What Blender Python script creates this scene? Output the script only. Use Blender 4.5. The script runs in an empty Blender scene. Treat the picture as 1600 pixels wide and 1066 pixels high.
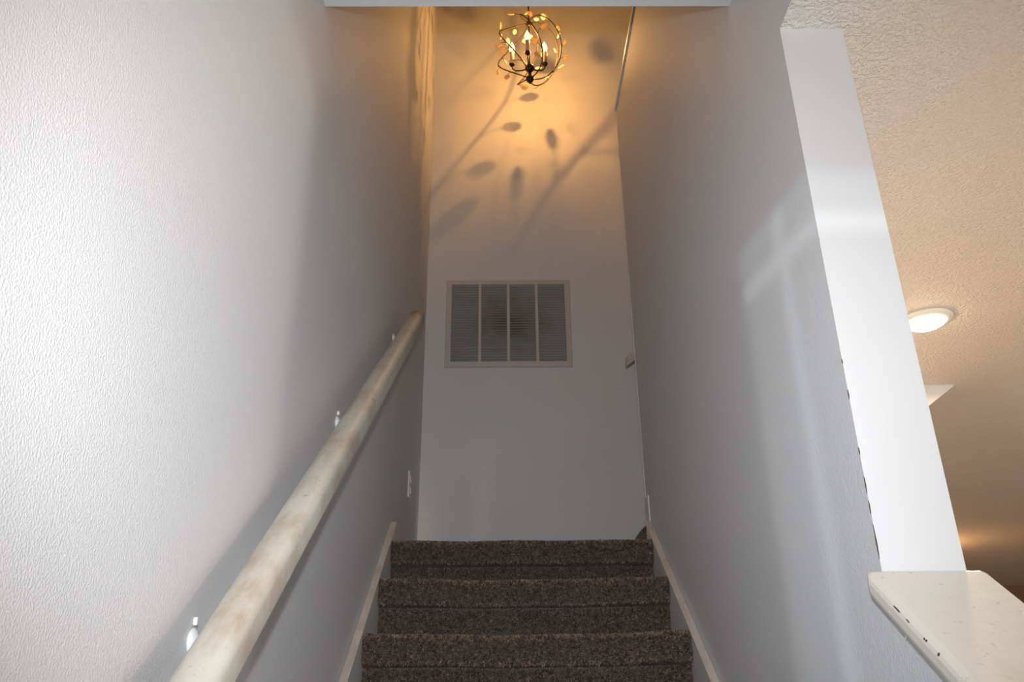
import bpy, bmesh, math, random
from mathutils import Vector, Matrix, Euler

scene = bpy.context.scene
COL = scene.collection
random.seed(7)
EYE = 1.58                      # camera height above the lower floor

# ---------------------------------------------------------------- camera
F_PX, PITCH, YAW, ROLL = 1282.76, 24.256, 0.603, -0.530
p, yw, r = map(math.radians, (PITCH, YAW, ROLL))
fw = Vector((math.sin(yw)*math.cos(p), math.cos(yw)*math.cos(p), math.sin(p)))
rt = Vector((math.cos(yw), -math.sin(yw), 0)); up = rt.cross(fw)
rt2 = rt*math.cos(r) + up*math.sin(r); up2 = -rt*math.sin(r) + up*math.cos(r)
cd = bpy.data.cameras.new('camera'); cam = bpy.data.objects.new('camera', cd); COL.objects.link(cam)
cd.sensor_fit = 'HORIZONTAL'; cd.sensor_width = 36; cd.lens = F_PX/1600*36; cd.clip_start = 0.02
M = Matrix((rt2, up2, -fw)).transposed().to_4x4(); M.translation = Vector((0, 0, EYE)); cam.matrix_world = M
scene.camera = cam

# ---------------------------------------------------------------- world, exposure, large lights
scene.view_settings.view_transform = 'Standard'
scene.view_settings.look = 'None'
scene.view_settings.exposure = 0.0
scene.view_settings.gamma = 1.0
scene.view_settings.use_curve_mapping = False
w = bpy.data.worlds.new('World'); scene.world = w; w.use_nodes = True
w.node_tree.nodes['Background'].inputs[0].default_value = (0.75, 0.86, 1.0, 1)
w.node_tree.nodes['Background'].inputs[1].default_value = 0.25

def lamp(name, typ, loc, power, color, aim=None, **kw):
    d = bpy.data.lights.new(name, typ); d.energy = power; d.color = color
    for k, v in kw.items(): setattr(d, k, v)
    o = bpy.data.objects.new(name, d); COL.objects.link(o); o.location = loc
    if aim is not None:
        o.rotation_euler = (Vector(aim) - Vector(loc)).to_track_quat('-Z', 'Y').to_euler()
    return o
# the photographer's flash, 13 cm above the lens
lamp('camera_flash', 'SPOT', (0.0, 0.0, EYE+0.135), 102, (0.93, 0.955, 1.0), aim=Vector((0, 0, EYE+0.135-0.32)) + fw*3,
     spot_size=math.radians(92), spot_blend=1.0, shadow_soft_size=0.016)
# daylight through the side window and the rear window of the room on the right
lamp('side_window_daylight', 'AREA', (6.02, -0.15, 1.65), 48, (0.84, 0.92, 1.0), aim=(0, 0.2, 1.65),
     shape='RECTANGLE', size=1.3, size_y=1.3)
lamp('rear_window_daylight', 'AREA', (2.3, -2.72, 1.6), 12, (0.86, 0.92, 1.0), aim=(2.3, 0, 1.75),
     shape='RECTANGLE', size=1.5, size_y=1.3)
# sunlight thrown back from outside through the made-up glazing of the front door
SUN_DIR = Vector((1, 1.5, 0.274)).normalized()
patch = Vector((0.54, 1.642, EYE+0.952))
SUN_AT = patch - SUN_DIR*12.0
lamp('reflected_sunlight', 'SPOT', SUN_AT, 2200, (0.86, 0.96, 1.0), aim=patch,
     spot_size=math.radians(16), spot_blend=0.2, shadow_soft_size=0.03)

# ---------------------------------------------------------------- materials
def nmat(name):
    m = bpy.data.materials.new(name); m.use_nodes = True
    nt = m.node_tree; b = nt.nodes['Principled BSDF']
    return m, nt, b, nt.nodes, nt.links
def noise(nt, scale, detail=3, coord=None, rough=0.5):
    n = nt.nodes.new('ShaderNodeTexNoise'); n.inputs['Scale'].default_value = scale
    n.inputs['Detail'].default_value = detail; n.inputs['Roughness'].default_value = rough
    if coord is not None: nt.links.new(coord, n.inputs['Vector'])
    return n
def objcoord(nt):
    return nt.nodes.new('ShaderNodeTexCoord').outputs['Object']
def ramp(nt, src, stops):
    r_ = nt.nodes.new('ShaderNodeValToRGB'); nt.links.new(src, r_.inputs[0])
    e = r_.color_ramp.elements
    while len(e) < len(stops): e.new(0.5)
    for el, (pos, c) in zip(e, stops):
        el.position = pos; el.color = c if len(c) == 4 else (*c, 1)
    return r_
def paint(name, color, rough=0.5, scale=150, bump=0.35, dist=0.002, var=0.03, spec=0.5, scale2=None):
    m, nt, b, N, L = nmat(name); co = objcoord(nt)
    n1 = noise(nt, 1.7, 4, co)
    rc = ramp(nt, n1.outputs['Fac'], [(0.3, tuple(c*(1-var) for c in color)), (0.7, tuple(min(1, c*(1+var)) for c in color))])
    L.new(rc.outputs[0], b.inputs['Base Color'])
    b.inputs['Roughness'].default_value = rough
    b.inputs['Specular IOR Level'].default_value = spec
    n2 = noise(nt, scale, 2, co)
    rb = ramp(nt, n2.outputs['Fac'], [(0.38, (0, 0, 0)), (0.66, (1, 1, 1))])
    h = rb.outputs[0]
    if scale2:
        n3 = noise(nt, scale2, 2, co); mx = N.new('ShaderNodeMath'); mx.operation = 'ADD'
        L.new(h, mx.inputs[0]); L.new(n3.outputs['Fac'], mx.inputs[1]); h = mx.outputs[0]
    bp = N.new('ShaderNodeBump'); bp.inputs['Strength'].default_value = bump; bp.inputs['Distance'].default_value = dist
    L.new(h, bp.inputs['Height']); L.new(bp.outputs[0], b.inputs['Normal'])
    return m
MAT = {}
MAT['wall'] = paint('wall_paint', (0.69, 0.69, 0.695), 0.55, 360, 0.40, 0.0012)
MAT['wall_smooth'] = paint('wall_paint_smooth', (0.70, 0.70, 0.70), 0.6, 120, 0.12, 0.001)
MAT['ceiling'] = paint('ceiling_knockdown', (0.80, 0.765, 0.71), 0.62, 125, 1.0, 0.0035, scale2=260)
MAT['trim'] = paint('white_gloss_trim', (0.74, 0.72, 0.68), 0.38, 30, 0.06, 0.001)
MAT['far_wall'] = paint('far_wall_tan', (0.36, 0.22, 0.14), 0.7, 90, 0.2, 0.002)
MAT['floor'] = paint('floor_tan', (0.55, 0.46, 0.37), 0.5, 40, 0.05, 0.001)

def aged(name, base, worn, cover=0.57, soft=0.1, sc=9, rough=0.4):
    m, nt, b, N, L = nmat(name); co = objcoord(nt)
    mp = N.new('ShaderNodeMapping'); mp.inputs['Scale'].default_value = (3, 1, 1); L.new(co, mp.inputs[0])
    n1 = noise(nt, sc, 6, mp.outputs[0], 0.62)
    rc = ramp(nt, n1.outputs['Fac'], [(cover-soft, base), (cover+soft*0.5, tuple((a+b_)/2 for a, b_ in zip(base, worn))), (cover+soft*1.6, worn)])
    n4 = noise(nt, 70, 4, co); r4 = ramp(nt, n4.outputs['Fac'], [(0.66, (1, 1, 1)), (0.76, (0.55, 0.42, 0.33))])
    mx = N.new('ShaderNodeMix'); mx.data_type = 'RGBA'; mx.blend_type = 'MULTIPLY'; mx.inputs[0].default_value = 0.8
    L.new(rc.outputs[0], mx.inputs[6]); L.new(r4.outputs[0], mx.inputs[7])
    L.new(mx.outputs[2], b.inputs['Base Color']); b.inputs['Roughness'].default_value = rough
    n2 = noise(nt, 45, 4, co); bp = N.new('ShaderNodeBump'); bp.inputs['Strength'].default_value = 0.25; bp.inputs['Distance'].default_value = 0.002
    L.new(n2.outputs['Fac'], bp.inputs['Height']); L.new(bp.outputs[0], b.inputs['Normal'])
    return m
MAT['rail'] = aged('aged_rail_paint', (0.60, 0.575, 0.50), (0.42, 0.32, 0.23), 0.56, 0.10, 7)
MAT['skirt_cap'] = aged('scuffed_cap_paint', (0.68, 0.61, 0.54), (0.50, 0.40, 0.32), 0.54, 0.12, 9)
MAT['ledge'] = aged('ledge_paint', (0.74, 0.70, 0.63), (0.66, 0.55, 0.46), 0.66, 0.12, 4, 0.35)
MAT['chip'] = paint('bare_chip', (0.06, 0.05, 0.045), 0.8, 80, 0.2)
MAT['metal_white'] = paint('white_painted_metal', (0.80, 0.82, 0.82), 0.3, 60, 0.05, 0.0005)
MAT['bronze'] = paint('dark_bronze', (0.06, 0.038, 0.022), 0.42, 90, 0.1, 0.0005)
MAT['bronze'].node_tree.nodes['Principled BSDF'].inputs['Metallic'].default_value = 0.7
MAT['sleeve'] = paint('candle_sleeve_ivory', (0.62, 0.50, 0.34), 0.45, 60, 0.05, 0.0004)
MAT['vent_frame'] = paint('vent_frame_paint', (0.60, 0.55, 0.50), 0.45, 40, 0.08, 0.001)
MAT['plastic'] = paint('white_plastic', (0.85, 0.84, 0.80), 0.3, 40, 0.02, 0.0005)
MAT['filter'] = paint('dusty_filter', (0.30, 0.30, 0.29), 0.9, 60, 0.3)

def slat_mat():
    m, nt, b, N, L = nmat('dusty_louver'); co = N.new('ShaderNodeTexCoord').outputs['Generated']
    geo = N.new('ShaderNodeNewGeometry')
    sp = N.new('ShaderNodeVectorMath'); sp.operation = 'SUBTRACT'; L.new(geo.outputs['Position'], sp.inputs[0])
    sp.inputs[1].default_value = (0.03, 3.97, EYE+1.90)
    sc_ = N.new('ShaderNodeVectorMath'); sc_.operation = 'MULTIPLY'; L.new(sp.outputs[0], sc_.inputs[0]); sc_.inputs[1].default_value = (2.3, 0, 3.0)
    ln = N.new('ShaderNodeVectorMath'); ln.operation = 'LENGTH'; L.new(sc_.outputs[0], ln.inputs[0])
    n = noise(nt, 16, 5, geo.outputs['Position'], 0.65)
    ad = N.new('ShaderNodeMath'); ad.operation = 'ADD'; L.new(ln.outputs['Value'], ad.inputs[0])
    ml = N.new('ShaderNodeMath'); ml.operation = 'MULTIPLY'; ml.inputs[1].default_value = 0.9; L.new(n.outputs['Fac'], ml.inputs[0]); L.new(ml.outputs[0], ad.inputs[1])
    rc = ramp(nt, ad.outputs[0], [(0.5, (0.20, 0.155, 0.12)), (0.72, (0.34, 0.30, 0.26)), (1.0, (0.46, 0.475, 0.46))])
    L.new(rc.outputs[0], b.inputs['Base Color']); b.inputs['Roughness'].default_value = 0.55
    return m
MAT['slat'] = slat_mat()

def carpet_mat(attr):
    m, nt, b, N, L = nmat('carpet_pile_fibre' if attr else 'carpet_backing'); co = objcoord(nt)
    if attr:
        a = N.new('ShaderNodeAttribute'); a.attribute_name = 'tuft'; L.new(a.outputs['Color'], b.inputs['Base Color'])
    else:
        n = noise(nt, 220, 4, co); rc = ramp(nt, n.outputs['Fac'], [(0.35, (0.055, 0.045, 0.04)), (0.65, (0.20, 0.165, 0.14))])
        L.new(rc.outputs[0], b.inputs['Base Color'])
        bp = N.new('ShaderNodeBump'); bp.inputs['Strength'].default_value = 0.8; bp.inputs['Distance'].default_value = 0.006
        L.new(n.outputs['Fac'], bp.inputs['Height']); L.new(bp.outputs[0], b.inputs['Normal'])
    b.inputs['Roughness'].default_value = 0.95; b.inputs['Specular IOR Level'].default_value = 0.1
    return m
MAT['carpet'] = carpet_mat(False); MAT['pile'] = carpet_mat(True)

def emit_mat(name, color, strength, transp=0.0):
    m, nt, b, N, L = nmat(name); N.remove(b); out = N['Material Output']
    e = N.new('ShaderNodeEmission'); e.inputs[0].default_value = (*color, 1); e.inputs[1].default_value = strength
    if transp:
        t = N.new('ShaderNodeBsdfTransparent'); mx = N.new('ShaderNodeMixShader'); mx.inputs[0].default_value = 1-transp
        L.new(t.outputs[0], mx.inputs[1]); L.new(e.outputs[0], mx.inputs[2]); L.new(mx.outputs[0], out.inputs[0])
    else: L.new(e.outputs[0], out.inputs[0])
    return m
WARM = (1.0, 0.47, 0.12)
MAT['filament'] = emit_mat('glowing_filament', (1.0, 0.80, 0.45), 60)
MAT['bulb_glass'] = emit_mat('lit_bulb_glass', (1.0, 0.78, 0.40), 2.4, 0.45)
MAT['lens'] = emit_mat('lit_lens', (1.0, 0.78, 0.52), 34)

def crystal_mat():
    m, nt, b, N, L = nmat('champagne_crystal'); out = N['Material Output']; N.remove(b)
    d = N.new('ShaderNodeBsdfDiffuse'); d.inputs[0].default_value = (0.85, 0.72, 0.48, 1)
    t = N.new('ShaderNodeBsdfTranslucent'); t.inputs[0].default_value = (0.8, 0.66, 0.42, 1)
    g = N.new('ShaderNodeBsdfGlossy'); g.inputs[1].default_value = 0.12
    a = N.new('ShaderNodeMixShader'); a.inputs[0].default_value = 0.45; L.new(d.outputs[0], a.inputs[1]); L.new(t.outputs[0], a.inputs[2])
    c = N.new('ShaderNodeMixShader'); c.inputs[0].default_value = 0.15; L.new(a.outputs[0], c.inputs[1]); L.new(g.outputs[0], c.inputs[2])
    L.new(c.outputs[0], out.inputs[0]); return m
MAT['crystal'] = crystal_mat()

def glass_mat(name, tint):
    m, nt, b, N, L = nmat(name); out = N['Material Output']; N.remove(b)
    t = N.new('ShaderNodeBsdfTransparent'); t.inputs[0].default_value = (*tint, 1)
    g = N.new('ShaderNodeBsdfGlossy'); g.inputs[1].default_value = 0.02
    mx = N.new('ShaderNodeMixShader'); mx.inputs[0].default_value = 0.06
    L.new(t.outputs[0], mx.inputs[1]); L.new(g.outputs[0], mx.inputs[2]); L.new(mx.outputs[0], out.inputs[0]); return m
MAT['glass'] = glass_mat('clear_window_glass', (0.96, 0.98, 0.97))
MAT['mask_glass'] = glass_mat('light_mask_glass', (0.67, 0.69, 0.70))

# ---------------------------------------------------------------- helpers
def obj(name, bm, mat, parent=None, smooth=False):
    if isinstance(bm, bmesh.types.BMesh):
        bmesh.ops.recalc_face_normals(bm, faces=bm.faces)
        me = bpy.data.meshes.new(name); bm.to_mesh(me); bm.free()
    else: me = bm
    if mat is not None and not me.materials: me.materials.append(MAT[mat] if isinstance(mat, str) else mat)
    if smooth:
        for f in me.polygons: f.use_smooth = True
    o = bpy.data.objects.new(name, me); COL.objects.link(o)
    if parent is not None: o.parent = parent
    return o
def tag(o, label, cat, group=None, kind=None):
    o['label'] = label; o['category'] = cat
    if group: o['group'] = group
    if kind: o['kind'] = kind
    return o
def struct(name, bm, mat, label, cat, smooth=False):
    return tag(obj(name, bm, mat, None, smooth), label, cat, None, 'structure')
def thing(name, loc, label, cat, group=None):
    o = bpy.data.objects.new(name, None); COL.objects.link(o); o.location = loc; o.empty_display_size = 0.1
    return tag(o, label, cat, group)
def box(bm, x0, x1, y0, y1, z0, z1, bevel=0.0, seg=2):
    vs = [bm.verts.new((x, y, z)) for x in (x0, x1) for y in (y0, y1) for z in (z0, z1)]
    fs = [bm.faces.new([vs[i] for i in f]) for f in ((0, 1, 3, 2), (4, 6, 7, 5), (0, 4, 5, 1), (2, 3, 7, 6), (0, 2, 6, 4), (1, 5, 7, 3))]
    if bevel:
        es = list({e for f in fs for e in f.edges})
        bmesh.ops.bevel(bm, geom=es, offset=bevel, segments=seg, affect='EDGES', profile=0.5)
    return bm
def bx(*a, **k): return box(bmesh.new(), *a, **k)
def prism(pts, axis, a, b, bevel=0.0, seg=2, bm=None):
    """polygon pts (u, v) extruded along axis 'x' (u=y, v=z) or 'y' (u=x, v=z)"""
    bm = bm or bmesh.new()
    mk = (lambda t, u, v: (t, u, v)) if axis == 'x' else (lambda t, u, v: (u, t, v))
    A = [bm.verts.new(mk(a, *q)) for q in pts]; B = [bm.verts.new(mk(b, *q)) for q in pts]
    fs = [bm.faces.new(A), bm.faces.new(B[::-1])]
    n = len(pts)
    for i in range(n): fs.append(bm.faces.new((A[i], B[i], B[(i+1) % n], A[(i+1) % n])))
    if bevel:
        es = list({e for f in fs for e in f.edges})
        bmesh.ops.bevel(bm, geom=es, offset=bevel, segments=seg, affect='EDGES', profile=0.5)
    return bm
def tube(bm, pts, rad, n=8, caps=True):
    pts = [Vector(q) for q in pts]; rings = []
    prev = None
    for i, q in enumerate(pts):
        t = (pts[min(i+1, len(pts)-1)] - pts[max(i-1, 0)]).normalized()
        u = (prev - t*prev.dot(t)) if prev is not None else t.orthogonal()
        u.normalize(); prev = u; v = t.cross(u)
        R_ = rad[i] if isinstance(rad, (list, tuple)) else rad
        rings.append([bm.verts.new(q + (u*math.cos(k*2*math.pi/n) + v*math.sin(k*2*math.pi/n))*R_) for k in range(n)])
    for a, b in zip(rings, rings[1:]):
        for k in range(n): bm.faces.new((a[k], a[(k+1) % n], b[(k+1) % n], b[k]))
    if caps: bm.faces.new(rings[0][::-1]); bm.faces.new(rings[-1])
    return bm
def lathe(bm, prof, c=(0, 0, 0), n=20):
    c = Vector(c); rings = []
    for rr, z in prof:
        if rr < 1e-6: rings.append([bm.verts.new(c + Vector((0, 0, z)))])
        else: rings.append([bm.verts.new(c + Vector((rr*math.cos(k*2*math.pi/n), rr*math.sin(k*2*math.pi/n), z))) for k in range(n)])
    for a, b in zip(rings, rings[1:]):
        for k in range(n):
            k2 = (k+1) % n
            if len(a) == 1 and len(b) == 1: continue
            if len(a) == 1: bm.faces.new((a[0], b[k2], b[k]))
            elif len(b) == 1: bm.faces.new((a[k], a[k2], b[0]))
            else: bm.faces.new((a[k], a[k2], b[k2], b[k]))
    return bm
def ball(bm, c, R_, n=16, sz=1.0):
    m_ = 10
    return lathe(bm, [(R_*math.sin(math.pi*i/m_), -R_*sz*math.cos(math.pi*i/m_)) for i in range(m_+1)], c, n)

# ---------------------------------------------------------------- room shell
XL, XR, XR2 = -0.42, 0.54, 0.662
YE, YF, YB = 1.205, 3.11, 3.98
ZC = EYE+1.208                    # ceiling of the room on the right
ZH, YH = EYE+1.525, 1.33          # header over the stairwell
ZT = EYE+2.63                     # top of the right stair wall
LAND = EYE+0.546
ZU = 5.95
SL = 0.713                        # stair slope

struct('wall_left', bx(XL-0.12, XL, 0.26, YB, 0, ZU), 'wall', 'tall pale grey textured wall carrying the long handrail', 'wall')
struct('wall_back', prism([(XL-0.12, 0), (XR2, 0), (XR2, LAND-0.17), (1.855, ZC), (1.855, ZC+0.05), (3.4, ZC+0.05), (3.4, ZU), (XL-0.12, ZU)], 'y', YB, YB+0.12),
       'wall_smooth', 'wall at the top of the stairs holding the air vent, lit amber by the chandelier', 'wall')
wr = struct('wall_right', prism([(YE, 0), (YB, 0), (YB, LAND-0.03), (YF, LAND-0.03), (YF, ZT-0.022), (YH+0.12, ZT-0.022), (YH+0.12, 3.5), (-2.6, 3.5), (-2.6, ZC), (YE, ZC)], 'x', XR, XR2),
       'wall', 'grey stair wall with a bright white end beside the open room', 'wall')
MAT['wall_end'] = paint('wall_end_paint', (0.66, 0.66, 0.665), 0.5, 90, 0.06, 0.001)
wr.data.materials.append(MAT['wall_end']); wr.data.materials.append(MAT['ceiling'])
for f in wr.data.polygons:
    if f.normal.y < -0.9 and f.center.y > 1.0: f.material_index = 1
    if f.normal.z < -0.9 and f.center.z > 1.0: f.material_index = 2
KT = EYE+0.183                    # top of the cap where it meets the wall end
struct('wall_knee', prism([(0.2, 0), (YE, 0), (YE, KT-0.034), (0.2, KT-0.034-0.70*(YE-0.2))], 'x', XR, XR2), 'wall', 'low sloping grey half wall under the white ledge', 'wall')
struct('wall_upper', bx(XL, XR, YH, YH+0.12, ZH, 3.9), 'wall', 'textured grey header crossing above the stairwell', 'wall')
b = bx(XR2, 6.1, -2.6, YF+0.03, ZC, ZC+0.28); box(b, 1.855, 6.1, YF+0.03, 9.27, ZC, ZC+0.28); box(b, 0.3, 1.855, YB+0.12, 9.27, ZC, ZC+0.28)
struct('ceiling', b, 'ceiling', 'beige textured ceiling of the room beyond the half wall', 'ceiling')
struct('ceiling_hall', bx(-3.0, XR, -2.6, YH, 3.5, 3.6), 'ceiling', 'ceiling over the foot of the stairs', 'ceiling')
struct('ceiling_stairwell', bx(XL-0.12, 5.0, YH+0.12, YB+0.12, ZU, ZU+0.1), 'ceiling', 'high ceiling the chandelier hangs from', 'ceiling')
b = prism([(XR2, LAND-0.18), (1.855, ZC), (1.855, ZC+0.03), (XR2, LAND-0.15)], 'y', YF+0.045, YB)
prism([(XR2, LAND-0.18), (1.855, ZC), (1.855, ZC+0.2), (XR2, ZC+0.2)], 'y', YF+0.032, YF+0.045, bm=b)
struct('wall_soffit', b, 'wall_smooth', 'pale side and sloping underside of the upper stair flight below the beige ceiling', 'wall')
struct('wall_far', bx(-0.5, 6.1, 9.27, 9.4, 0, ZC+0.28), 'far_wall', 'dim brown wall at the far end of the room', 'wall')
b = bx(6.0, 6.12, -2.6, -0.82, 0, ZC); box(b, 6.0, 6.12, 0.52, 9.27, 0, ZC); box(b, 6.0, 6.12, -0.82, 0.52, 0, 0.98); box(b, 6.0, 6.12, -0.82, 0.52, 2.32, ZC)
struct('wall_side', b, 'wall_smooth', 'side wall of the right room with a window', 'wall')
struct('floor', bx(-3.0, 6.1, -2.72, 9.4, -0.1, 0), 'floor', 'tan floor of the lower level', 'floor')
struct('floor_upper', bx(XR2, 5.0, YH+0.12, YF+0.03, ZC+0.281, ZC+0.30), 'floor', 'upper floor beyond the stair wall', 'floor')
struct('wall_upper_side', bx(5.0, 5.1, YH, YB+0.12, ZC+0.30, ZU), 'wall_smooth', 'upper floor side wall', 'wall')
struct('wall_upper_front', bx(XR2, 5.0, YH, YH+0.12, ZC+0.30, ZU), 'wall_smooth', 'upper floor front wall', 'wall')
struct('wall_upper_header', bx(XL, XR2, YH, YH+0.12, 3.9, ZU), 'wall', 'wall above the stairwell header', 'wall')
# rear wall with the glazed front door opening and a window opening
def back(pt, y=-2.64):
    pt = Vector(pt); return SUN_AT + (pt-SUN_AT)*((y-SUN_AT.y)/(pt.y-SUN_AT.y))
DX0, DX1 = back(patch, -2.72).x, -1.2
DT = back(patch, -2.6).z        # top of the door glass
b = bx(-3.0, DX0, -2.72, -2.6, 0, 3.5); box(b, DX1, 1.55, -2.72, -2.6, 0, 3.5); box(b, DX0, DX1, -2.72, -2.6, DT, 3.5); box(b, DX0, DX1, -2.72, -2.6, 0, 0.25)
box(b, 3.05, 6.1, -2.72, -2.6, 0, 3.5); box(b, 1.55, 3.05, -2.72, -2.6, 0, 0.95); box(b, 1.55, 3.05, -2.72, -2.6, 2.25, 3.5)
struct('wall_rear', b, 'wall_smooth', 'wall behind the foot of the stairs with a glazed door and a window', 'wall')
struct('wall_hall', bx(-3.12, -3.0, -2.72, 0.38, 0, 3.5), 'wall_smooth', 'hall side wall behind the foot of the stairs', 'wall')
struct('wall_hall_return', bx(-3.0, XL-0.12, 0.26, 0.38, 0, 3.5), 'wall_smooth', 'hall return wall beside the left stair wall', 'wall')

# windows and door glass
def window(name, x0, x1, z0, z1, plane, along, label):
    mk = (lambda a0, a1, c0, c1, d0, d1, **k: bx(plane+d0, plane+d1, a0, a1, c0, c1, **k)) if along == 'y' else (lambda a0, a1, c0, c1, d0, d1, **k: bx(a0, a1, plane+d0, plane+d1, c0, c1, **k))
    fb = mk(x0, x1, z0, z0+0.04, 0.02, 0.08)
    for q in ((x0, x1, z1-0.04, z1), (x0, x0+0.04, z0+0.04, z1-0.04), (x1-0.04, x1, z0+0.04, z1-0.04)):
        c = (plane+0.02, plane+0.08)
        if along == 'y': box(fb, c[0], c[1], q[0], q[1], q[2], q[3])
        else: box(fb, q[0], q[1], c[0], c[1], q[2], q[3])
    o = struct(name, fb, 'trim', label, 'window')
    mid = (x0+x1)/2
    obj('mullion', mk(mid-0.02, mid+0.02, z0+0.04, z1-0.04, 0.03, 0.07), 'trim', o)
    for a, c in ((x0+0.04, mid-0.02), (mid+0.02, x1-0.04)):
        obj('pane', mk(a, c, z0+0.04, z1-0.04, 0.045, 0.05), 'glass', o)
    return o
window('window_1', -0.82, 0.52, 0.98, 2.32, 5.93, 'y', 'window of the right room giving daylight')
window('window_2', 1.55, 3.05, 0.95, 2.25, -2.69, 'x', 'window in the rear wall behind the camera')
d1 = struct('door_1', bx(DX0, DX1, -2.66, -2.62, 0.25, 0.62), 'trim', 'unseen front door, tinted panes and clear strips made up to shape the light', 'door')
# unseen tinted panes and clear gaps, added to cast the pale cross on the wall
cv = back((XR, 1.385, 0)).x; ch = back((XR, 1.4, EYE+0.80)).z
for a0, a1 in ((DX0, cv-0.012), (cv+0.012, DX1)):
    for c0, c1 in ((0.62, ch-0.012), (ch+0.012, DT)):
        obj('pane', bx(a0, a1, -2.645, -2.64, c0, c1), 'mask_glass', d1)

# ---------------------------------------------------------------- trim: cap on the half wall, cap on the upper wall, skirts
A = math.atan(0.70); ca, sa = math.cos(A), math.sin(A)
def slope_pts(y0, y1, yref, zref, th, s=0.70):
    return [(y0, zref+(y0-yref)*s), (y1, zref+(y1-yref)*s), (y1, zref+(y1-yref)*s-th), (y0, zref+(y0-yref)*s-th)]
cap = struct('trim_1', prism(slope_pts(0.12, YE-0.002, YE, KT, 0.04), 'x', XR-0.028, XR2+0.026, bevel=0.011, seg=3), 'ledge', 'sloping cream white ledge capping the half wall, edge chipped', 'ledge', smooth=False)
obj('moulding', prism(slope_pts(0.14, YE-0.03, YE, KT-0.041, 0.022), 'x', XR-0.010, XR-0.0005, bevel=0.003), 'trim', cap)
for (yy, ww, hh) in ((1.122, 0.022, 0.0012), (1.098, 0.010, 0.0010), (1.060, 0.0035, 0.0018), (1.064, 0.002, 0.0015), (1.036, 0.0035, 0.002)):
    zz = KT + (yy-YE)*0.70
    cb = bmesh.new(); n = 9
    for k in range(1): pass
    c0 = Vector((XR-0.0262, yy, zz-0.0085))
    u = Vector((0, ca, sa)); v = Vector((0.55, -0.2, 0.6)).normalized(); nn = u.cross(v).normalized()
    if nn.x > 0: nn = -nn
    vs = [cb.verts.new(c0 + u*math.cos(k*2*math.pi/n)*ww/2*random.uniform(.7, 1.2) + v*math.sin(k*2*math.pi/n)*hh*random.uniform(.6, 1.3) + nn*0.0016) for k in range(n)]
    bk = [cb.verts.new(q.co - nn*0.004) for q in vs]
    cb.faces.new(vs); cb.faces.new(bk[::-1])
    for k in range(n): cb.faces.new((vs[k], vs[(k+1) % n], bk[(k+1) % n], bk[k]))
    obj('paint_chip', cb, 'chip', cap)
# curled paint flakes under the ledge
for pts in ([(1.150, 0.112), (1.118, 0.088), (1.146, 0.082)], [(1.100, 0.062), (1.088, 0.055), (1.099, 0.052)]):
    fb = bmesh.new(); a_ = [fb.verts.new((XR-0.004-0.004*i, y, EYE+z)) for i, (y, z) in enumerate(pts)]
    b_ = [fb.verts.new(q.co + Vector((-0.0008, 0, 0))) for q in a_]
    fb.faces.new(a_); fb.faces.new(b_[::-1])
    for i in range(3): fb.faces.new((a_[i], a_[(i+1) % 3], b_[(i+1) % 3], b_[i]))
    obj('paint_flake', fb, 'metal_white', cap)
# worn corner bead on the wall end: dark nicks along the edge
for z0, l in ((1.775, 0.05), (1.84, 0.02), (1.87, 0.026), (1.93, 0.012), (2.02, 0.016), (2.08, 0.008)):
    nb = bmesh.new(); q = []
    for t in range(7):
        ww = 0.0007*math.sin(math.pi*t/6)*random.uniform(.6, 1.3)+0.0004
        q.append((XR-0.0008, YE-0.0008, z0+l*t/6, ww))
    L_ = [nb.verts.new((x-0.0002, y+ww*1.2, z)) for x, y, z, ww in q]; C_ = [nb.verts.new((x, y, z)) for x, y, z, ww in q]; R_ = [nb.verts.new((x+ww*1.2, y-0.0002, z)) for x, y, z, ww in q]
    for i in range(6):
        nb.faces.new((L_[i], C_[i], C_[i+1], L_[i+1])); nb.faces.new((C_[i], R_[i], R_[i+1], C_[i+1]))
    obj('corner_nick', nb, 'chip', wr)
obj('corner_strip', bx(XR-0.0025, XR+0.004, YF-0.003, YF+0.0015, LAND+0.19, LAND+1.95), 'skirt_cap', wr)  # narrow tan strip up the far corner of the stair wall
struct('trim_2', bx(XR-0.008, XR2+0.008, YH+0.12, YF+0.01, ZT-0.022, ZT, bevel=0.003), 'trim', 'thin cap along the top of the grey stair wall', 'trim')

NOSE = [(2.435-0.25*k, EYE+0.198-0.178*k) for k in range(9, 0, -1)] + [(2.435, EYE+0.198), (2.685, EYE+0.384), (2.922, LAND)]
def skirt(name, xa, xb, ye, ze, ybot, label):
    top = lambda y: ze + (y-ye)*SL
    o = struct(name, prism([(ybot, top(ybot)-0.30), (ybot, top(ybot)), (ye, ze), (ye, LAND-0.05), (ye-0.1, LAND-0.30)], 'x', xa, xb), 'trim', label, 'baseboard')
    s = 1 if xb > 0 else -1
    c0, c1 = (xa-0.004, xb+0.0) if s > 0 else (xa, xb+0.004)
    obj('cap_moulding', prism([(ybot, top(ybot)-0.001), (ye, ze-0.001), (ye, ze+0.008), (ybot, top(ybot)+0.008)], 'x', c0, c1, bevel=0.003), 'skirt_cap', o)
    return o
bl = skirt('baseboard_left', XL+0.0005, XL+0.02, 3.018, EYE+0.628, 0.30, 'sloping white skirt board with scuffed tan top on the handrail side of the stairs')
br = skirt('baseboard_right', XR-0.02, XR-0.0005, 3.035, EYE+0.628, 0.30, 'sloping white skirt board with scuffed tan top along the grey stair wall')
obj('landing_board', bx(XL+0.0005, XL+0.014, 3.019, YB-0.002, LAND, EYE+0.632, bevel=0.003), 'skirt_cap', bl)
obj('landing_board', bx(XR-0.006, XR-0.0005, 3.037, YF, LAND-0.01, EYE+0.735, bevel=0.003), 'trim', br)

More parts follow.
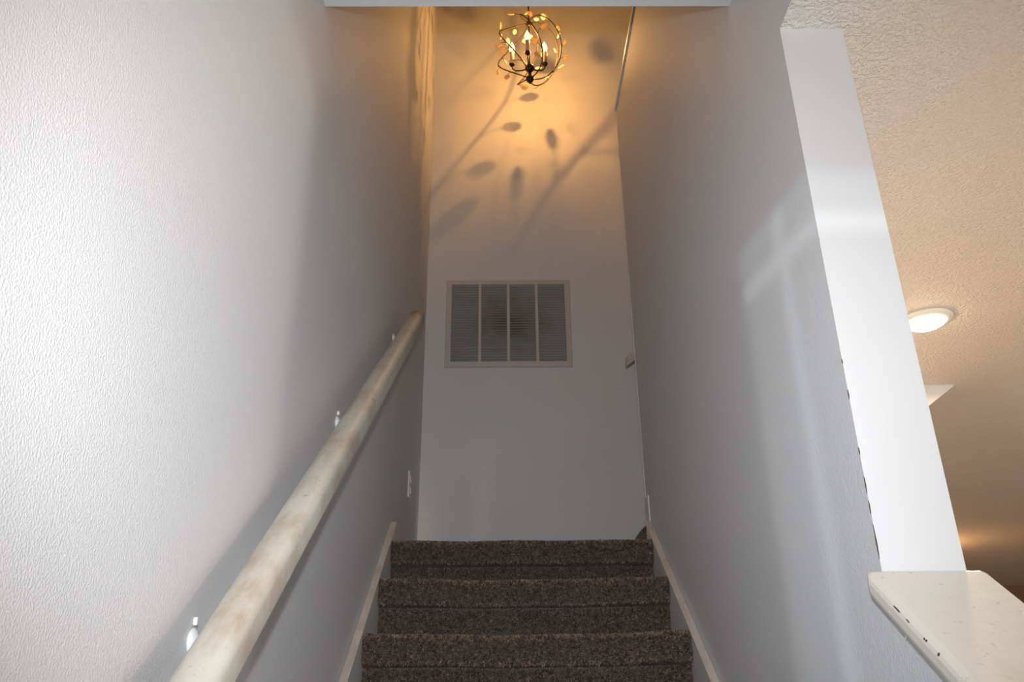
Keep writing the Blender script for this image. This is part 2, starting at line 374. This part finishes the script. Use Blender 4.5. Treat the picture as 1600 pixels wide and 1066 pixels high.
# ---------------------------------------------------------------- stairs
stairs = thing('staircase', (0.06, 0.2, 0), 'brown carpeted staircase climbing to a landing between grey walls', 'stairs')
so = Vector(stairs.location)
LIP = 0.078
def nosing_profile(T, rise, depth):
    """(distance back from nosing, height) from the bottom of the riser up and over the tread"""
    pr = [(0.028, T-rise-0.002), (0.028, T-LIP-0.008)]
    pr += [(0.018, T-LIP-0.002), (0.004, T-LIP+0.004), (-0.002, T-LIP+0.014)]
    for k in range(7):
        a = math.pi/2*k/6
        pr.append((0.022-0.022*math.cos(a), T-0.022+0.022*math.sin(a)))
    pr += [(depth*0.5, T), (depth, T)]
    return pr
def step_mesh(T, rise, depth, half, sag):
    pr = nosing_profile(T, rise, depth); bm = bmesh.new(); nx = 40; rows = []
    for i in range(nx+1):
        u = -1+2*i/nx
        dz = -sag*(1-u*u) + 0.0012*math.sin(u*9+T*7)
        dy = 0.003*math.sin(u*5+T*11)
        rows.append([bm.verts.new((u*half, q+(dy if q < .05 else 0), z+(dz if k > 1 else 0))) for k, (q, z) in enumerate(pr)] +
                    [bm.verts.new((u*half, depth, T-rise-0.002))])
    for a_, b_ in zip(rows, rows[1:]):
        n = len(a_)
        for k in range(n): bm.faces.new((a_[k], a_[(k+1) % n], b_[(k+1) % n], b_[k]))
    bm.faces.new(rows[0]); bm.faces.new(rows[-1][::-1])
    return bm
TUFTS = [(0.188, 0.129, 0.095), (0.248, 0.175, 0.127), (0.128, 0.088, 0.067), (0.353, 0.257, 0.193), (0.068, 0.047, 0.037), (0.286, 0.211, 0.165), (0.166, 0.123, 0.1)]
def pile_mesh(T, rise, depth, half, sag, count, top_depth, rng):
    pr = nosing_profile(T, rise, depth)
    # keep the visible part: riser, lip and the first few cm of tread
    path = [q for q in pr if q[0] <= 0.05] + [(top_depth, T)]
    seg = []; tot = 0
    for a_, b_ in zip(path, path[1:]):
        l = math.hypot(b_[0]-a_[0], b_[1]-a_[1]); 
        if -0.01 < a_[1]-(T-LIP) < 0.0 and b_[1] < T-LIP+0.006: continue      # no fibres in the crease under the lip
        seg.append((tot, l, a_, b_)); tot += l
    V = []; Fc = []; Cc = []; clump = {}
    for i in range(count):
        s = rng.random()*tot
        for st, l, a_, b_ in seg:
            if st <= s <= st+l: break
        t = (s-st)/max(l, 1e-6); q = a_[0]+(b_[0]-a_[0])*t; z = a_[1]+(b_[1]-a_[1])*t
        dq, dz = (b_[0]-a_[0])/max(l, 1e-6), (b_[1]-a_[1])/max(l, 1e-6)
        nq, nz = -dz, dq                               # outward normal (towards camera / up)
        u = rng.uniform(-1, 1); x = u*half
        z += -sag*(1-u*u) + 0.0012*math.sin(u*9+T*7); q += 0.003*math.sin(u*5+T*11)
        ln = rng.uniform(0.005, 0.0095); wd = rng.uniform(0.0013, 0.0022)
        lx = rng.uniform(-.55, .55); ls = rng.uniform(-.75, .35)
        tip = Vector((lx, nq + dq*ls, nz + dz*ls)).normalized()*ln
        base = Vector((x, q - nq*0.001, z - nz*0.001))
        ang = rng.uniform(0, math.pi); sd = Vector((math.cos(ang), dq*math.sin(ang), dz*math.sin(ang)))*wd
        k = len(V); V += [base-sd, base+sd, base+tip+sd*0.5, base+tip-sd*0.5]; Fc.append((k, k+1, k+2, k+3))
        cell = (int((x+9)/0.0055), int(s/0.0055))
        if cell not in clump: clump[cell] = (rng.randrange(len(TUFTS)), rng.uniform(.7, 1.3))
        ci, cj = clump[cell]
        c = TUFTS[ci if rng.random() < .7 else rng.randrange(len(TUFTS))]; j = rng.uniform(.85, 1.2)*cj*1.08
        Cc.append((c[0]*j, c[1]*j, c[2]*j, 1))
    me = bpy.data.meshes.new('carpet_pile'); me.from_pydata([tuple(v) for v in V], [], Fc)
    at = me.color_attributes.new('tuft', 'FLOAT_COLOR', 'POINT')
    flat = []
    for c in Cc: flat += list(c)*4
    at.data.foreach_set('color', flat)
    me.materials.append(MAT['pile']); return me
rng = random.Random(3)
HALF = (XR-0.021 - (XL+0.021))/2; XM = (XR+XL)/2
for i, (ny, T) in enumerate(NOSE):
    nxt = NOSE[i+1][0] if i+1 < len(NOSE) else None
    rise = T - (NOSE[i-1][1] if i else 0.0)
    depth = (nxt-ny+0.016) if nxt else YB-ny-0.001
    vis = i >= len(NOSE)-4
    half = HALF
    sag = 0.009 if i == len(NOSE)-2 or i == len(NOSE)-3 else 0.003
    st = obj('landing' if nxt is None else 'step', step_mesh(T, rise, depth, half, sag), 'carpet', stairs, smooth=False)
    st.location = Vector((XM, ny, 0)) - so
    if vis:
        po = obj('carpet_pile', pile_mesh(T, rise, depth, half, sag, 62000 if i == len(NOSE)-3 else 52000 if i > len(NOSE)-4 else 22000, 0.07, rng), None, st); po['kind'] = 'stuff'
# upper flight turning right along the back wall
for k in range(4):
    T = LAND+0.178*(k+1); x0 = 0.60+0.25*k
    st = obj('step', step_mesh(T, 0.178, 0.266, (YB-YF-0.05)/2, 0.002), 'carpet', stairs)
    st.rotation_euler = (0, 0, -math.pi/2)            # local +y (back) -> +x
    st.location = Vector((x0, (YF+0.04+YB)/2, 0)) - so
    if k == 0:
        po = obj('carpet_pile', pile_mesh(T, 0.178, 0.266, (YB-YF-0.06)/2, 0.002, 22000, 0.05, rng), None, st); po['kind'] = 'stuff'

# ---------------------------------------------------------------- handrails
def rail_body(y0, y1, w_, h_, s):
    """rounded rail along +y with slope s; local origin at the lower end's top centre"""
    bm = bmesh.new(); prof = []
    a_, r_ = w_/2, 0.0225
    for cx, cz, st in ((a_-r_*1.15, -r_, 0), (-a_+r_*1.15, -r_, 1), (-a_+0.006, -h_+0.006, 2), (a_-0.006, -h_+0.006, 3)):
        rr = r_ if st < 2 else 0.006
        rx = rr*1.15 if st < 2 else rr
        for k in range(6):
            an = math.pi/2*(st + k/5); prof.append((cx+rx*math.cos(an), cz+rr*math.sin(an)))
    n = len(prof); rows = []; ns = 30
    for i in range(ns+1):
        y = y0+(y1-y0)*i/ns
        rows.append([bm.verts.new((px, y - pz*0.0, y*s+pz)) for px, pz in prof])
    for a2, b2 in zip(rows, rows[1:]):
        for k in range(n): bm.faces.new((a2[k], a2[(k+1) % n], b2[(k+1) % n], b2[k]))
    e0 = bm.faces.new(rows[0][::-1]); e1 = bm.faces.new(rows[-1])
    bmesh.ops.bevel(bm, geom=list(e0.edges)+list(e1.edges), offset=0.004, segments=2, affect='EDGES')
    return bm
def bracket_mesh(gap, drop):
    """wall rosette at x=0 facing +x, curved arm to a saddle under the rail at x=gap, z=+drop"""
    bm = bmesh.new()
    q = bmesh.new(); lathe(q, [(0, 0.0), (0.017, 0.0), (0.018, 0.003), (0.014, 0.007), (0.009, 0.009), (0, 0.009)], n=18)
    me = bpy.data.meshes.new('t'); q.to_mesh(me); q.free(); me.transform(Matrix.Rotation(math.pi/2, 4, 'Y')); bm.from_mesh(me); bpy.data.meshes.remove(me)
    tube(bm, [(0.008, 0, 0), (0.03, 0, -0.002), (gap-0.012, 0, 0.004), (gap, 0, 0.018), (gap, 0, drop)], [0.009, 0.007, 0.007, 0.007, 0.008], 10)
    return bm
RS = 0.7225
RXA, RXB = XL+0.047, XL+0.104
rail = thing('handrail', ((RXA+RXB)/2, 0.957, EYE+0.0315), 'long worn cream painted wooden handrail on the left wall beside the steps', 'handrail', None)
obj('rail', rail_body(-0.75, 1.975, RXB-RXA, 0.062, RS), 'rail', rail, smooth=True)
bmesh_br = None
for yb in (1.165, 1.955, 2.82):
    dy = yb-0.957
    if bmesh_br is None:
        q = obj('bracket', bracket_mesh((RXA+RXB)/2-XL, 0.045), 'metal_white', rail, True); bmesh_br = q.data
        s0 = bmesh.new(); ball(s0, (0.010, 0, 0.017), 0.0042, 8); ball(s0, (0.010, 0, -0.017), 0.0042, 8)
    else: q = obj('bracket', bmesh_br, None, rail)
    q.location = (XL-(RXA+RXB)/2+0.0005, dy, dy*RS-0.062-0.060+0.028)
    if yb < 2: obj('screw', bx(0.0, 0.006, -0.004, 0.004, 0.020, 0.031, bevel=0.0018), 'metal_white', q)
rail2 = thing('handrail', (0.628, YB-0.075, EYE+1.66), 'short end of a handrail peeking past the grey wall on the back wall', 'handrail')
q = obj('rail', rail_body(0.0, 1.2, 0.055, 0.055, SL), 'rail', rail2); q.rotation_euler = (0, 0, -math.pi/2)
for dx in (0.16, 1.0):
    q = obj('bracket', bmesh_br, None, rail2); q.rotation_euler = (0, 0, -math.pi/2); q.location = (dx, 0.0745, dx*SL-0.075)

# ---------------------------------------------------------------- return air grille
VX0, VX1, VZ0, VZ1 = -0.313, 0.360, EYE+1.640, EYE+2.158
vent = thing('air_vent', ((VX0+VX1)/2, YB, VZ0), 'dusty return air vent with four louvered bays on the back wall', 'vent')
vw, vh = (VX1-VX0)/2, VZ1-VZ0
BO = 0.030
fb = bmesh.new()
ring_o = [(-vw, 0), (vw, 0), (vw, vh), (-vw, vh)]; ring_i = [(-vw+BO, BO), (vw-BO, BO), (vw-BO, vh-BO), (-vw+BO, vh-BO)]
yo = [-0.004, -0.013]
o_w = [fb.verts.new((x, -0.0004, z)) for x, z in ring_o]; o_f = [fb.verts.new((x*0.992, -0.010, z+(0.003 if z == 0 else -0.003))) for x, z in ring_o]
i_f = [fb.verts.new((x, -0.013, z)) for x, z in ring_i]; i_w = [fb.verts.new((x, -0.0004, z)) for x, z in ring_i]
for k in range(4):
    j = (k+1) % 4
    for a_, b_ in ((o_w, o_f), (o_f, i_f), (i_f, i_w)): fb.faces.new((a_[k], a_[j], b_[j], b_[k]))
obj('frame', fb, 'vent_frame', vent)
obj('filter', bx(-vw+BO-0.002, vw-BO+0.002, -0.0012, -0.0004, BO-0.002, vh-BO+0.002), 'filter', vent)
iw = 2*(vw-BO); bay = iw/4
mm = None
for k in (1, 2, 3):
    x = -vw+BO+bay*k
    if mm is None: o_ = obj('mullion', bx(-0.008, 0.008, -0.013, -0.0015, BO, vh-BO, bevel=0.002), 'vent_frame', vent); mm = o_.data
    else: o_ = obj('mullion', mm, None, vent)
    o_.location = (x, 0, 0)
NS = 30
pitch = (vh-2*BO)/NS
sm = None
for c in range(4):
    for k in range(NS):
        if sm is None:
            sb = prism([(-0.0098, -0.0055), (-0.0112, -0.0048), (-0.0030, 0.0058), (-0.0018, 0.0052)], 'x', -bay/2+0.0075, bay/2-0.0075)
            o_ = obj('slat', sb, 'slat', vent); sm = o_.data
        else: o_ = obj('slat', sm, None, vent)
        o_.location = (-vw+BO+bay*(c+0.5), 0, BO+pitch*(k+0.5))
        o_.rotation_euler = (math.radians(random.uniform(-4, 4)), math.radians(random.uniform(-.15, .15)), 0)
sc1 = None
for x, z in ((-vw+0.016, vh*0.5), (vw-0.016, vh*0.5)):
    sb = bmesh.new(); ball(sb, (0, 0, 0), 0.004, 10, 0.6); o_ = obj('screw', sb, 'vent_frame', vent); o_.location = (x, -0.011, z)

# ---------------------------------------------------------------- outlet on the left wall
out = thing('wall_outlet', (XL, 3.53, EYE+0.842), 'white outlet plate on the left wall just above the landing', 'outlet')
obj('plate', bx(0.0003, 0.007, -0.036, 0.036, 0, 0.118, bevel=0.003), 'plastic', out)
for z in (0.034, 0.084):
    o_ = obj('receptacle', bx(0.0065, 0.0095, -0.016, 0.016, z-0.014, z+0.014, bevel=0.004), 'plastic', out)
    for y in (-0.006, 0.006): obj('slot', bx(0.0090, 0.0099, y-0.001, y+0.001, z-0.004, z+0.005), 'chip', o_)

# ---------------------------------------------------------------- ceiling lights of the right room
def ceiling_light(x, y, label, power, color=(1.0, 0.66, 0.36), globe=False):
    t = thing('ceiling_light', (x, y, ZC), label, 'ceiling light', 'round ceiling lights')
    b1 = bmesh.new(); lathe(b1, [(0.058, -0.012), (0.061, -0.0145), (0.068, -0.0145), (0.086, -0.008), (0.089, -0.0004), (0.058, -0.0004)], n=40)
    obj('trim_ring', b1, 'plastic', t, True)
    b2 = bmesh.new(); lathe(b2, [(0.0605, -0.012), (0.058, -0.021), (0.045, -0.028), (0.02, -0.0325), (0, -0.033)], n=40)
    obj('lens', b2, 'lens', t, True)
    d = bpy.data.lights.new('lens_light', 'POINT' if globe else 'AREA'); d.energy = power; d.color = color
    if globe: d.shadow_soft_size = 0.12
    else: d.shape = 'DISK'; d.size = 0.11
    lo = bpy.data.objects.new('lens_light', d); COL.objects.link(lo); lo.parent = t; lo.location = (0, 0, -0.17 if globe else -0.036)
    return t
ceiling_light(1.437, 2.515, 'bright round flush ceiling light beside the white wall end', 62, (1.0, 0.69, 0.42))
ceiling_light(3.35, 6.75, 'round flush ceiling light deep in the room on the right', 14, (1.0, 0.50, 0.18), True)
ceiling_light(3.0, 0.55, 'round flush ceiling light nearer the foot of the stairs', 47, (1.0, 0.90, 0.80), True)

# ---------------------------------------------------------------- chandelier
CX, CY, CZ, CR = 0.148, 3.50, EYE+3.352, 0.188
ch_ = thing('chandelier', (CX, CY, CZ), 'dark wire orb chandelier with champagne crystals and candle bulbs above the landing', 'chandelier')
sb = bmesh.new(); prof = [(0, 0.185), (0.0045, 0.186)]
for k in range(6): prof += [(0.0045, 0.20+k*0.12), (0.0085, 0.214+k*0.12), (0.0045, 0.228+k*0.12)]
lathe(sb, prof + [(0.0045, ZU-CZ-0.02), (0, ZU-CZ-0.02)], n=10)
obj('stem', sb, 'bronze', ch_, True)
cb = bmesh.new(); lathe(cb, [(0, ZU-CZ-0.035), (0.02, ZU-CZ-0.034), (0.06, ZU-CZ-0.012), (0.062, ZU-CZ-0.0005), (0, ZU-CZ-0.0005)], n=24)
obj('canopy', cb, 'bronze', ch_, True)
hb = bmesh.new(); ball(hb, (0, 0, -0.128), 0.026, 18, 0.95); tube(hb, [(0, 0, -0.15), (0, 0, -0.185)], [0.011, 0.007], 10)
tube(hb, [(0, 0, -0.105), (0, 0, 0.19)], 0.0035, 8); ball(hb, (0, 0, 0.188), 0.014, 12)
obj('hub', hb, 'bronze', ch_, True)
fb = bmesh.new(); ball(fb, (0, 0, -0.205), 0.0225, 18); tube(fb, [(0, 0, -0.225), (0, 0, -0.236)], [0.008, 0.005], 8); obj('finial', fb, 'bronze', ch_, True)
def crystal_mesh():
    bm = bmesh.new(); n = 14
    lathe(bm, [(0, -0.0052), (0.009, -0.0048), (0.0145, -0.0022), (0.0158, 0.0), (0.0145, 0.0022), (0.009, 0.0048), (0, 0.0052)], n=n)
    for v in bm.verts: v.co = Vector((v.co.x*0.95, v.co.z, v.co.y*1.35))
    me = bpy.data.meshes.new('crystal'); bmesh.ops.recalc_face_normals(bm, faces=bm.faces); bm.to_mesh(me); bm.free()
    me.materials.append(MAT['crystal']); return me
CM = crystal_mesh()
crng = random.Random(11)
NB = 6
for k in range(NB):
    ph0 = 2*math.pi*k/NB + 0.58
    tw = math.radians(-105)
    def pt(t, R_=CR):
        th = math.pi*(1-t)*0.985 + 0.02
        ph = ph0 + tw*(t-0.5)
        rr = R_*math.sin(th)
        return Vector((rr*math.cos(ph), rr*math.sin(ph), R_*1.06*math.cos(th)))
    wb = bmesh.new(); tube(wb, [pt(i/36) for i in range(37)], 0.0034, 7)
    twigs = []
    for t in (0.19, 0.30, 0.42, 0.55, 0.69, 0.81):
        t += crng.uniform(-.035, .035)
        sgn = crng.choice((-1, 1)); a0 = pt(t); tan = (pt(t+.01)-pt(t-.01)).normalized(); nrm = a0.normalized()
        side = tan.cross(nrm)*sgn
        a2 = a0 + side*crng.uniform(.020, .032) + tan*crng.uniform(.022, .040) + nrm*crng.uniform(-.004, .012)
        a1 = (a0+a2)/2 + tan*0.008
        tube(wb, [a0, a1, a2], [0.0018, 0.0015, 0.0013], 5)
        twigs.append((a2, (a2-a1).normalized(), nrm))
    band = obj('orb_wire', wb, 'bronze', ch_, True)
    for a2, d_, nrm in twigs:
        c = obj('crystal', CM, None, band, False)
        zax = d_; yax = (nrm - zax*nrm.dot(zax)).normalized(); yax.rotate(Matrix.Rotation(crng.uniform(-.8, .8), 3, zax)); xax = yax.cross(zax)
        m4 = Matrix((xax, yax, zax)).transposed().to_4x4(); m4.translation = a2 + d_*0.018; c.matrix_local = m4
for (bx_, by_, be_) in ((-0.012, -0.062, 8.5), (0.086, 0.024, 34), (-0.096, 0.026, 4.5)):
    rad = math.hypot(bx_, by_); ux, uy = bx_/rad, by_/rad
    ab = bmesh.new()
    P_ = lambda s, z: (ux*rad*s, uy*rad*s, z)
    tube(ab, [P_(0.1, -0.13), P_(0.45, -0.135), P_(0.8, -0.128), P_(0.98, -0.108), P_(1, -0.085)], 0.0038, 8)
    lathe(ab, [(0, -0.090), (0.010, -0.088), (0.0165, -0.078), (0.017, -0.074), (0, -0.074)], (bx_, by_, 0), 16)
    arm = obj('candle_arm', ab, 'bronze', ch_, True)
    s_ = bmesh.new(); lathe(s_, [(0, -0.074), (0.0115, -0.074), (0.0112, 0.002), (0.0138, 0.004), (0.0138, 0.006), (0, 0.006)], (bx_, by_, 0), 16)
    obj('candle_sleeve', s_, 'sleeve', arm, True)
    g_ = bmesh.new(); lathe(g_, [(0.008, 0.007), (0.0135, 0.018), (0.0172, 0.032), (0.0165, 0.045), (0.0115, 0.062), (0.005, 0.077), (0.0015, 0.086), (0, 0.087)], (0, 0, 0), 18)
    bulb = obj('bulb', g_, 'bulb_glass', ch_, True); bulb.location = (bx_, by_, 0)
    f_ = bmesh.new(); tube(f_, [(0, 0, 0.014), (0, 0, 0.045)], 0.0022, 8); obj('filament', f_, 'filament', bulb)
    d = bpy.data.lights.new('bulb_light', 'POINT'); d.energy = be_; d.color = WARM; d.shadow_soft_size = 0.007
    lo = bpy.data.objects.new('bulb_light', d); COL.objects.link(lo); lo.parent = ch_; lo.location = (bx_, by_, 0.024)
